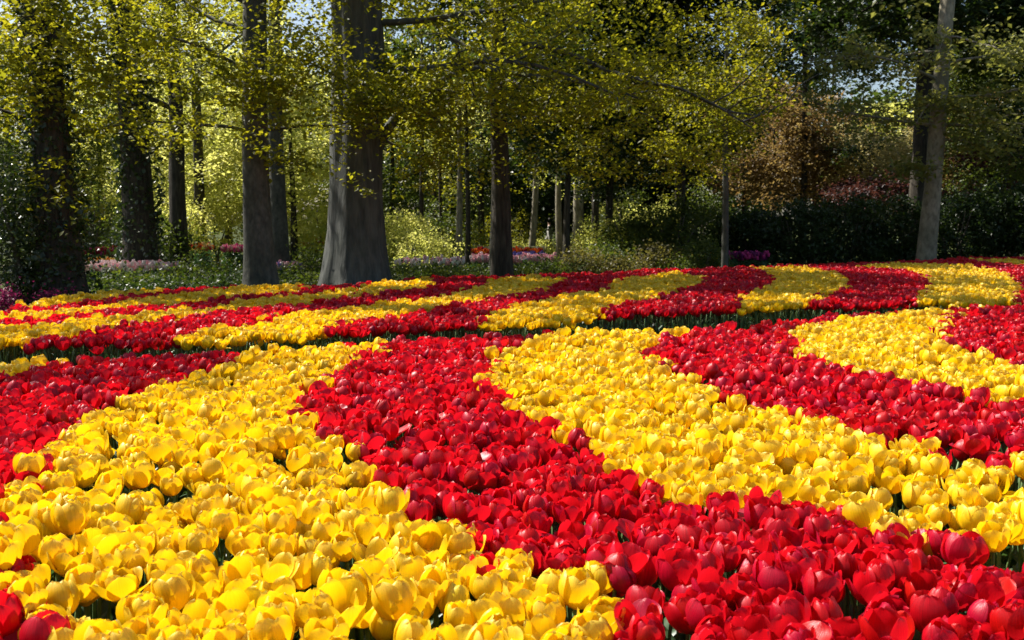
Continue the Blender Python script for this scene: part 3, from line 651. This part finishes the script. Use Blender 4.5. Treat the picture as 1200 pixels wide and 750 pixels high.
# ------------------------------------------------------------------ people on the far path
def person(label, base, facing, top, legs, hair, skin=(.55, .34, .25), arm=.25, step=.2, scale=1.0, bare=False):
    bm = bmesh.new(); sk = bm.verts.layers.skin.verify()
    def v(x, y, z, r, root=False):
        q = bm.verts.new((x, y, z)); q[sk].radius = (r, r); q[sk].use_root = root; return q
    def chain(a, pts):
        for p in pts:
            b = v(*p); bm.edges.new((a, b)); a = b
        return a
    pel = v(0, 0, .95, .145, True)
    neck = chain(pel, [(0, -.01, 1.15, .135), (0, 0, 1.36, .15), (0, 0, 1.47, .075), (0, .015, 1.54, .06)])
    chain(neck, [(0, .02, 1.61, .085), (0, .02, 1.70, .082)])
    chest = [e for e in bm.verts if abs(e.co.z - 1.36) < 1e-4][0]
    for s in (-1, 1):
        chain(chest, [(s * .17, 0, 1.40, .065), (s * .215, .02 + arm * .2 * s, 1.14, .048), (s * .22, .08 + arm * s * .5, .90, .038), (s * .22, .11 + arm * s * .6, .80, .036)])
        chain(pel, [(s * .09, 0, .88, .095), (s * .095, step * s * .5 + .02, .50, .062), (s * .095, step * s, .10, .045), (s * .10, step * s + .13, .045, .04)])
    me = bpy.data.meshes.new('person'); bm.to_mesh(me); bm.free()
    o = bpy.data.objects.new('person', me)
    col.objects.link(o)
    o.modifiers.new('skin', 'SKIN'); s_ = o.modifiers.new('sub', 'SUBSURF'); s_.levels = 1; s_.render_levels = 1
    bpy.context.view_layer.update()
    dg = bpy.context.evaluated_depsgraph_get()
    me2 = bpy.data.meshes.new_from_object(o.evaluated_get(dg))
    o.modifiers.clear(); o.data = me2
    for nme, c in (('top', top), ('legs', legs), ('skin', skin), ('shoe', (.03, .03, .03))):
        me2.materials.append(plain_mat('person_' + nme, c, .8, .1))
    for f in me2.polygons:
        c = f.center; f.use_smooth = True
        f.material_index = 2 if c.z > 1.47 else 3 if c.z < .09 else 2 if (abs(c.x) > .18 and c.z < (1.15 if bare else .86)) else 0 if c.z > .93 or abs(c.x) > .17 else 1
    hm = bmesh.new(); bmesh.ops.create_uvsphere(hm, u_segments=12, v_segments=8, radius=.1)
    for q in hm.verts:
        if q.co.y > .03 and q.co.z < .03: q.co.y = .0
        q.co.z = q.co.z * 1.05 + 1.69; q.co.y += -.004
    hme = bpy.data.meshes.new('hair'); hm.to_mesh(hme); hm.free()
    link('hair', hme, plain_mat('person_hair', hair, .6), o)
    o.location = (base[0], base[1], ground_z(base[1])); o.rotation_euler.z = facing; o.scale = (scale,) * 3
    tag(o, label, 'person')
    return o
person('person in a white top walking past the far flower strips', (px(644, 43), 43), 1.3, (.75, .72, .68), (.03, .035, .05), (.03, .02, .015), step=.22)
person('person in a teal top standing by the slender stems', (px(688, 41), 41), 3.0, (.02, .13, .16), (.05, .05, .06), (.04, .025, .015), step=.05)
person('person in dark clothing between the flared trunk and the massive trunk', (px(352, 43), 43), 2.0, (.02, .02, .025), (.10, .10, .12), (.30, .20, .10), step=.1)
person('person in black clothing in the shade by the green shrubs', (px(786, 40), 40), 2.6, (.012, .012, .015), (.012, .012, .015), (.02, .015, .01), step=.12)

# ------------------------------------------------------------------ tulips
NU = 6
VROW = np.array([0, .10, .24, .40, .56, .70, .82, .91, .97, 1.0])
NV = len(VROW) - 1
def petal_grid(phi0, form, inner, g):
    """one petal as a bent blade: its axis leaves the stem outwards, turns up and closes or opens at the tip"""
    L = form['L'] * g.uniform(.94, 1.06) * (1.03 if inner else 1)
    W = form['W'] * g.uniform(.93, 1.07)
    a0 = R(88); a1 = R(form['end'] + g.normal(0, form.get('jit', 5)) + (-5 if inner else 2))
    pw = form['pw']
    v = VROW
    al = a1 + (a0 - a1) * (1 - v) ** pw
    flop = form.get('flop', 0)
    if flop: al = al + R(flop) * np.clip((v - .15) / .5, 0, 1) ** 1.2
    dl = L * np.diff(v)
    r = np.concatenate([[0], np.cumsum(np.sin((al[1:] + al[:-1]) / 2) * dl)]) * (.88 if inner else 1.0)
    h = np.concatenate([[0], np.cumsum(np.cos((al[1:] + al[:-1]) / 2) * dl)])
    w = np.where(v < .55, W * (.28 + .72 * np.sin(np.clip(v / .55, 0, 1) * math.pi / 2)), W * np.sqrt(np.clip(1 - ((v - .55) / .45) ** 2.6, 0, 1)))
    w[-1] = W * .12
    u = np.linspace(-1, 1, NU + 1)
    er, up = np.array([math.cos(phi0), math.sin(phi0), 0]), np.array([0, 0, 1.0])
    et = np.array([-math.sin(phi0), math.cos(phi0), 0])
    rip = g.normal(0, 1, 3); cup = form.get('cup', 1.12)
    V = np.zeros((NV + 1, NU + 1, 3)); UV = np.zeros((NV + 1, NU + 1, 2))
    for i in range(NV + 1):
        Rc = max(r[i] * cup, .016) * (1 + .5 * max(0, v[i] - .8) / .2)
        s = u * w[i]; be = np.clip(s / Rc, -1.35, 1.35)
        lat = Rc * np.sin(be); inn = Rc * (1 - np.cos(be))
        edge = form['curl'] * (abs(u) ** 3) * v[i] * L * .22
        ripple = .0022 * np.sin(u * 4 + rip[0] * 3 + v[i] * 7) * v[i] ** 2 + .0015 * rip[1] * u * v[i]
        mid = -.0014 * np.exp(-(u / .16) ** 2) * math.sin(math.pi * v[i])
        off = -inn + edge + ripple + mid
        nr, nz = math.cos(al[i]), -math.sin(al[i])
        notch = 0
        V[i] = er * (r[i] + off * nr)[:, None] + et * lat[:, None] + up * (h[i] + off * nz + notch)[:, None]
        UV[i, :, 0] = (u + 1) / 2; UV[i, :, 1] = v[i]
    idx = np.arange((NV + 1) * (NU + 1)).reshape(NV + 1, NU + 1)
    Qd = np.stack([idx[:-1, :-1], idx[:-1, 1:], idx[1:, 1:], idx[1:, :-1]], -1).reshape(-1, 4)
    return V.reshape(-1, 3), Qd, UV.reshape(-1, 2)

FORMS = {
    'closed': dict(L=.108, W=.036, end=-46, pw=1.3, curl=-.05, jit=4),
    'cup': dict(L=.110, W=.038, end=-32, pw=1.28, curl=.04, jit=6),
    'half': dict(L=.108, W=.040, end=-21, pw=1.25, curl=.12, jit=9),
    'open': dict(L=.106, W=.041, end=0, pw=1.25, curl=.24, jit=12, cup=1.2),
    'folded': dict(L=.108, W=.040, end=-16, pw=1.25, curl=.16, jit=9),
}
def make_variant(kind, form, seed):
    """petal, stem and leaf meshes of one tulip, standing on the ground at the origin"""
    g = np.random.default_rng(seed)
    f = FORMS[form]
    zt = .415 + g.normal(0, .014)
    la, lm = g.uniform(0, 6.28), abs(g.normal(0, .034))
    top = np.array([math.cos(la) * lm, math.sin(la) * lm, zt])
    tilt = Matrix.Rotation(min(.5, lm * 5.0 + abs(g.normal(0, .06))), 3, Vector((-math.sin(la), math.cos(la), 0)))
    Mx = np.array(tilt)
    ph = g.uniform(0, 6.28); sc = g.uniform(.84, 1.12)
    petals = []
    bad = int(g.integers(3)) if form == 'folded' else -1
    for k in range(6):
        inner = k >= 3
        ff = dict(f)
        if k == bad: ff['flop'] = 70
        elif form == 'open' and g.random() < .3: ff['flop'] = g.uniform(15, 45)
        V, Q_, uv = petal_grid(ph + k * 2 * math.pi / 3 + (math.pi / 3 if inner else 0) + g.normal(0, .08), ff, inner, g)
        petals.append((V * sc @ Mx.T + top, Q_, uv))
    q = np.array([[0, 0, -.02], [top[0] * .15, top[1] * .15, zt * .4], [top[0] * .55, top[1] * .55, zt * .75], top + Mx @ np.array([0, 0, .004])])
    stem = tube_data(q, [.0052, .0048, .0045, .0055], 6)
    leaves = []
    for k in range(2):
        a = g.uniform(0, 6.28) if k == 0 else a + math.pi + g.normal(0, .5)
        ln = g.uniform(.24, .34); wd = g.uniform(.022, .034); n = 7
        el = R(g.uniform(74, 84)); p = np.array([math.cos(a) * .006, math.sin(a) * .006, .02 + .03 * k]); rows = []
        for i in range(n):
            s = i / (n - 1); ww = wd * math.sin(math.pi * (.12 + .88 * s) ** .8) + (.0015 if s == 1 else .004)
            d = np.array([math.cos(a) * math.cos(el), math.sin(a) * math.cos(el), math.sin(el)])
            sd = np.array([-math.sin(a), math.cos(a), 0]); nn = np.cross(d, sd)
            rows += [p + sd * ww - nn * ww * .45, p, p - sd * ww - nn * ww * .45]
            p = p + d * ln / (n - 1); el -= R(g.uniform(4, 11)) * (1 + s)
        idx = np.arange(n * 3).reshape(n, 3)
        Q_ = np.stack([idx[:-1, :-1], idx[:-1, 1:], idx[1:, 1:], idx[1:, :-1]], -1).reshape(-1, 4)
        leaves.append((np.array(rows), Q_))
    return petals, stem, leaves

RED_FORMS = ['closed', 'closed', 'cup', 'cup', 'cup', 'half', 'closed', 'cup', 'half', 'folded', 'cup', 'closed', 'half', 'cup', 'closed', 'open', 'cup', 'folded']
YEL_FORMS = ['cup', 'half', 'half', 'open', 'folded', 'cup', 'half', 'closed', 'half', 'cup', 'folded', 'closed', 'cup', 'half', 'cup', 'open', 'half', 'cup']
variants = {}
sources = {}
for kind, forms in (('red', RED_FORMS), ('yellow', YEL_FORMS)):
    lst = []
    src = bpy.data.collections.new(kind + '_tulip_source')           # meshes the massed planting repeats; not in the scene itself
    for i, fm in enumerate(forms):
        petals, stem, leaves = make_variant(kind, fm, (1000 if kind == 'red' else 2000) + i)
        pm = [mesh_np('petal', *p[:2], True, None, p[2]) for p in petals]
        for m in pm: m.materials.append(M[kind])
        sm = mesh_np('stem', *stem, True); sm.materials.append(M['stem'])
        lm = []
        for k, lf in enumerate(leaves):
            m = mesh_np('leaf', lf[0], lf[1], True, np.full(len(lf[0]), (i * .37 + k * .5) % 1)); m.materials.append(M['tleaf']); lm.append(m)
        lst.append((fm, pm, sm, lm))
        # joined copy for the mass
        mb = MB(); mi = []
        for p in petals: mb.add(p[0], p[1], .5, p[2]); mi += [0] * len(p[1])
        mb.add(stem[0], stem[1]); mi += [1] * len(stem[1])
        for k, lf in enumerate(leaves): mb.add(lf[0], lf[1], (i * .37 + k * .5) % 1); mi += [2] * len(lf[1])
        jm = mb.mesh('tulip', True, True, True)
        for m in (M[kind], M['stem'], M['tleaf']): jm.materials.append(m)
        jm.polygons.foreach_set('material_index', np.array(mi, np.int32))
        src.objects.link(bpy.data.objects.new(kind + '_tulip_form', jm))
    variants[kind] = lst; sources[kind] = src

# planting points on a shaken triangular grid
SP = .087
rows = []
g = np.random.default_rng(77)
y = 1.2; k = 0
while y < 25:
    xs = np.arange(-6.5, 15.6, SP * (1 if y < 6.8 else .93)) + (SP / 2 if k % 2 else 0)
    rows.append(np.stack([xs, np.full(len(xs), y)], 1)); y += SP * .866 * (1 if y < 6.8 else .93); k += 1
G = np.vstack(rows); G = G + g.normal(0, SP * .17, G.shape)
wob = np.stack([np.array([noise.noise(Vector((a * 1.7, b * 1.7, 3.1))) for a, b in G]) * .05, np.array([noise.noise(Vector((a * 1.7, b * 1.7, 9.4))) for a, b in G]) * .05], 1)
in1 = inside(PLAN['BED1'], G); in2 = inside(PLAN['BED2'], G)
thin = np.array([noise.noise(Vector((a * 3.1, b * 3.1, 5.5))) for a, b in G])
keep = (in1 | in2) & (g.random(len(G)) > np.where(thin > .28, .30, .03))
G, wob, in1 = G[keep], wob[keep], in1[keep]
yel = np.zeros(len(G), bool)
for k in YELLOW: yel |= inside(PLAN[k], G + wob * .6)
hgt = np.where(in1, 1.0, .93) - 1 + np.array([noise.noise(Vector((a * .9, b * .9, 1.3))) for a, b in G]) * .05 + np.clip(g.normal(0, .035, len(G)), -.07, .06) + 1
ang = g.uniform(0, 6.283, len(G)); tx = g.normal(0, .05, len(G)); ty = g.normal(0, .05, len(G))
var = g.integers(0, 18, len(G))

# the largest in view become single plants, the others one mass for each colour
cp, sp_ = math.cos(R(PITCH)), math.sin(R(PITCH))
dz = .47 - CAM_Z
depth = G[:, 1] * cp - dz * sp_; upv = G[:, 1] * sp_ + dz * cp
u_ = G[:, 0] / depth * 1166.7; v_ = upv / depth * 1166.7
seen = (abs(u_) < 615) & (abs(v_) < 392)
single = np.zeros(len(G), bool)
for c in (False, True):
    idx = np.where(seen & (yel == c))[0]
    idx = idx[np.argsort(depth[idx])][:300]
    single[idx] = True

# which band each plant grows in, and whether the other colour grows right beside it
place = np.where(yel, 'y', 'r').astype(object)
for k in ('Y1', 'Y2', 'Y3'): place[inside(PLAN[k], G + wob * .6)] = k
gap_line = np.interp(G[:, 1], [1.0, 2.0, 2.4, 2.75, 3.4, 4.1, 5.0, 7.0], [.1, .17, .12, -.2, -.5, -.85, -1.05, -1.0])
place[~yel & (G[:, 0] < gap_line)] = 'r0'
edge = np.zeros(len(G), bool)
for i in np.where(single)[0]:
    d2 = ((G - G[i]) ** 2).sum(1)
    edge[i] = bool(((d2 < .14 ** 2) & (yel != yel[i])).any())
PLACE = {'Y1': 'in the fan-shaped yellow band', 'Y2': 'in the yellow band between red bands', 'Y3': 'in the outer yellow band', 'y': 'in a yellow band', 'r': 'in the broad red band', 'r0': 'in the small red corner'}
EDGE = {'red': ', beside yellow', 'yellow': ', beside red'}
WORDS = {'closed': 'egg-shaped closed', 'cup': 'cup-shaped', 'half': 'half-open', 'open': 'wide-open', 'folded': 'loose'}
EXTRA = {'closed': 'with overlapping petals', 'cup': 'with upright petals', 'half': 'with spreading petals', 'open': 'with petals spread', 'folded': 'with a folded petal'}
for i in np.where(single)[0]:
    kind = 'yellow' if yel[i] else 'red'
    fm, pm, sm, lm = variants[kind][var[i]]
    t = bpy.data.objects.new(kind + '_tulip', None); t.empty_display_size = .05
    col.objects.link(t)
    t.location = (G[i, 0], G[i, 1], .006); t.rotation_euler = (tx[i], ty[i], ang[i]); t.scale = (1, 1, hgt[i]) if False else (hgt[i],) * 3
    lab = f"{WORDS[fm]} {kind} tulip {EXTRA[fm]} {PLACE[place[i]]}" + (EDGE[kind] if edge[i] else '')
    tag(t, lab, 'tulip', lab.replace(' tulip ', ' tulips ', 1))
    for nme, ms in (('petal', pm), ('stem', [sm]), ('leaf', lm)):
        for m in ms:
            o = bpy.data.objects.new(nme, m); o.parent = t; col.objects.link(o)

def mass(kind, sel, label):
    n = int(sel.sum())
    V = np.concatenate([G[sel], np.full((n, 1), .006)], 1)
    me = bpy.data.meshes.new(kind + '_tulip_carpet'); me.vertices.add(n); me.vertices.foreach_set('co', V.astype(np.float32).ravel())
    a = me.attributes.new('form', 'INT', 'POINT'); a.data.foreach_set('value', var[sel].astype(np.int32))
    a = me.attributes.new('turn', 'FLOAT_VECTOR', 'POINT'); a.data.foreach_set('vector', np.stack([tx[sel], ty[sel], ang[sel]], 1).astype(np.float32).ravel())
    a = me.attributes.new('grow', 'FLOAT', 'POINT'); a.data.foreach_set('value', hgt[sel].astype(np.float32))
    me.update()
    o = bpy.data.objects.new(kind + '_tulip_carpet', me); col.objects.link(o)
    tag(o, label, 'flowers', kind='stuff')
    ng = bpy.data.node_groups.new(kind + '_planting', 'GeometryNodeTree')
    ng.interface.new_socket('Geometry', in_out='INPUT', socket_type='NodeSocketGeometry')
    ng.interface.new_socket('Geometry', in_out='OUTPUT', socket_type='NodeSocketGeometry')
    N_, L_ = ng.nodes, ng.links
    gi, go = N_.new('NodeGroupInput'), N_.new('NodeGroupOutput')
    ip = N_.new('GeometryNodeInstanceOnPoints'); ci = N_.new('GeometryNodeCollectionInfo')
    ci.inputs['Collection'].default_value = sources[kind]; ci.inputs['Separate Children'].default_value = True; ci.inputs['Reset Children'].default_value = True
    def named(nm, ty):
        q = N_.new('GeometryNodeInputNamedAttribute'); q.data_type = ty; q.inputs['Name'].default_value = nm; return q.outputs['Attribute']
    L_.new(gi.outputs[0], ip.inputs['Points']); L_.new(ci.outputs[0], ip.inputs['Instance'])
    ip.inputs['Pick Instance'].default_value = True
    L_.new(named('form', 'INT'), ip.inputs['Instance Index']); L_.new(named('turn', 'FLOAT_VECTOR'), ip.inputs['Rotation']); L_.new(named('grow', 'FLOAT'), ip.inputs['Scale'])
    L_.new(ip.outputs[0], go.inputs[0])
    md = o.modifiers.new('planting', 'NODES'); md.node_group = ng
    return n
nr = mass('red', ~yel & ~single, 'massed red tulips filling the red bands of both beds')
ny_ = mass('yellow', yel & ~single, 'massed yellow tulips filling the yellow bands of both beds')
print('tulips', nr, ny_, int(single.sum()))
print('tris', sum(len(m.loops) - 2 * len(m.polygons) for m in bpy.data.meshes))
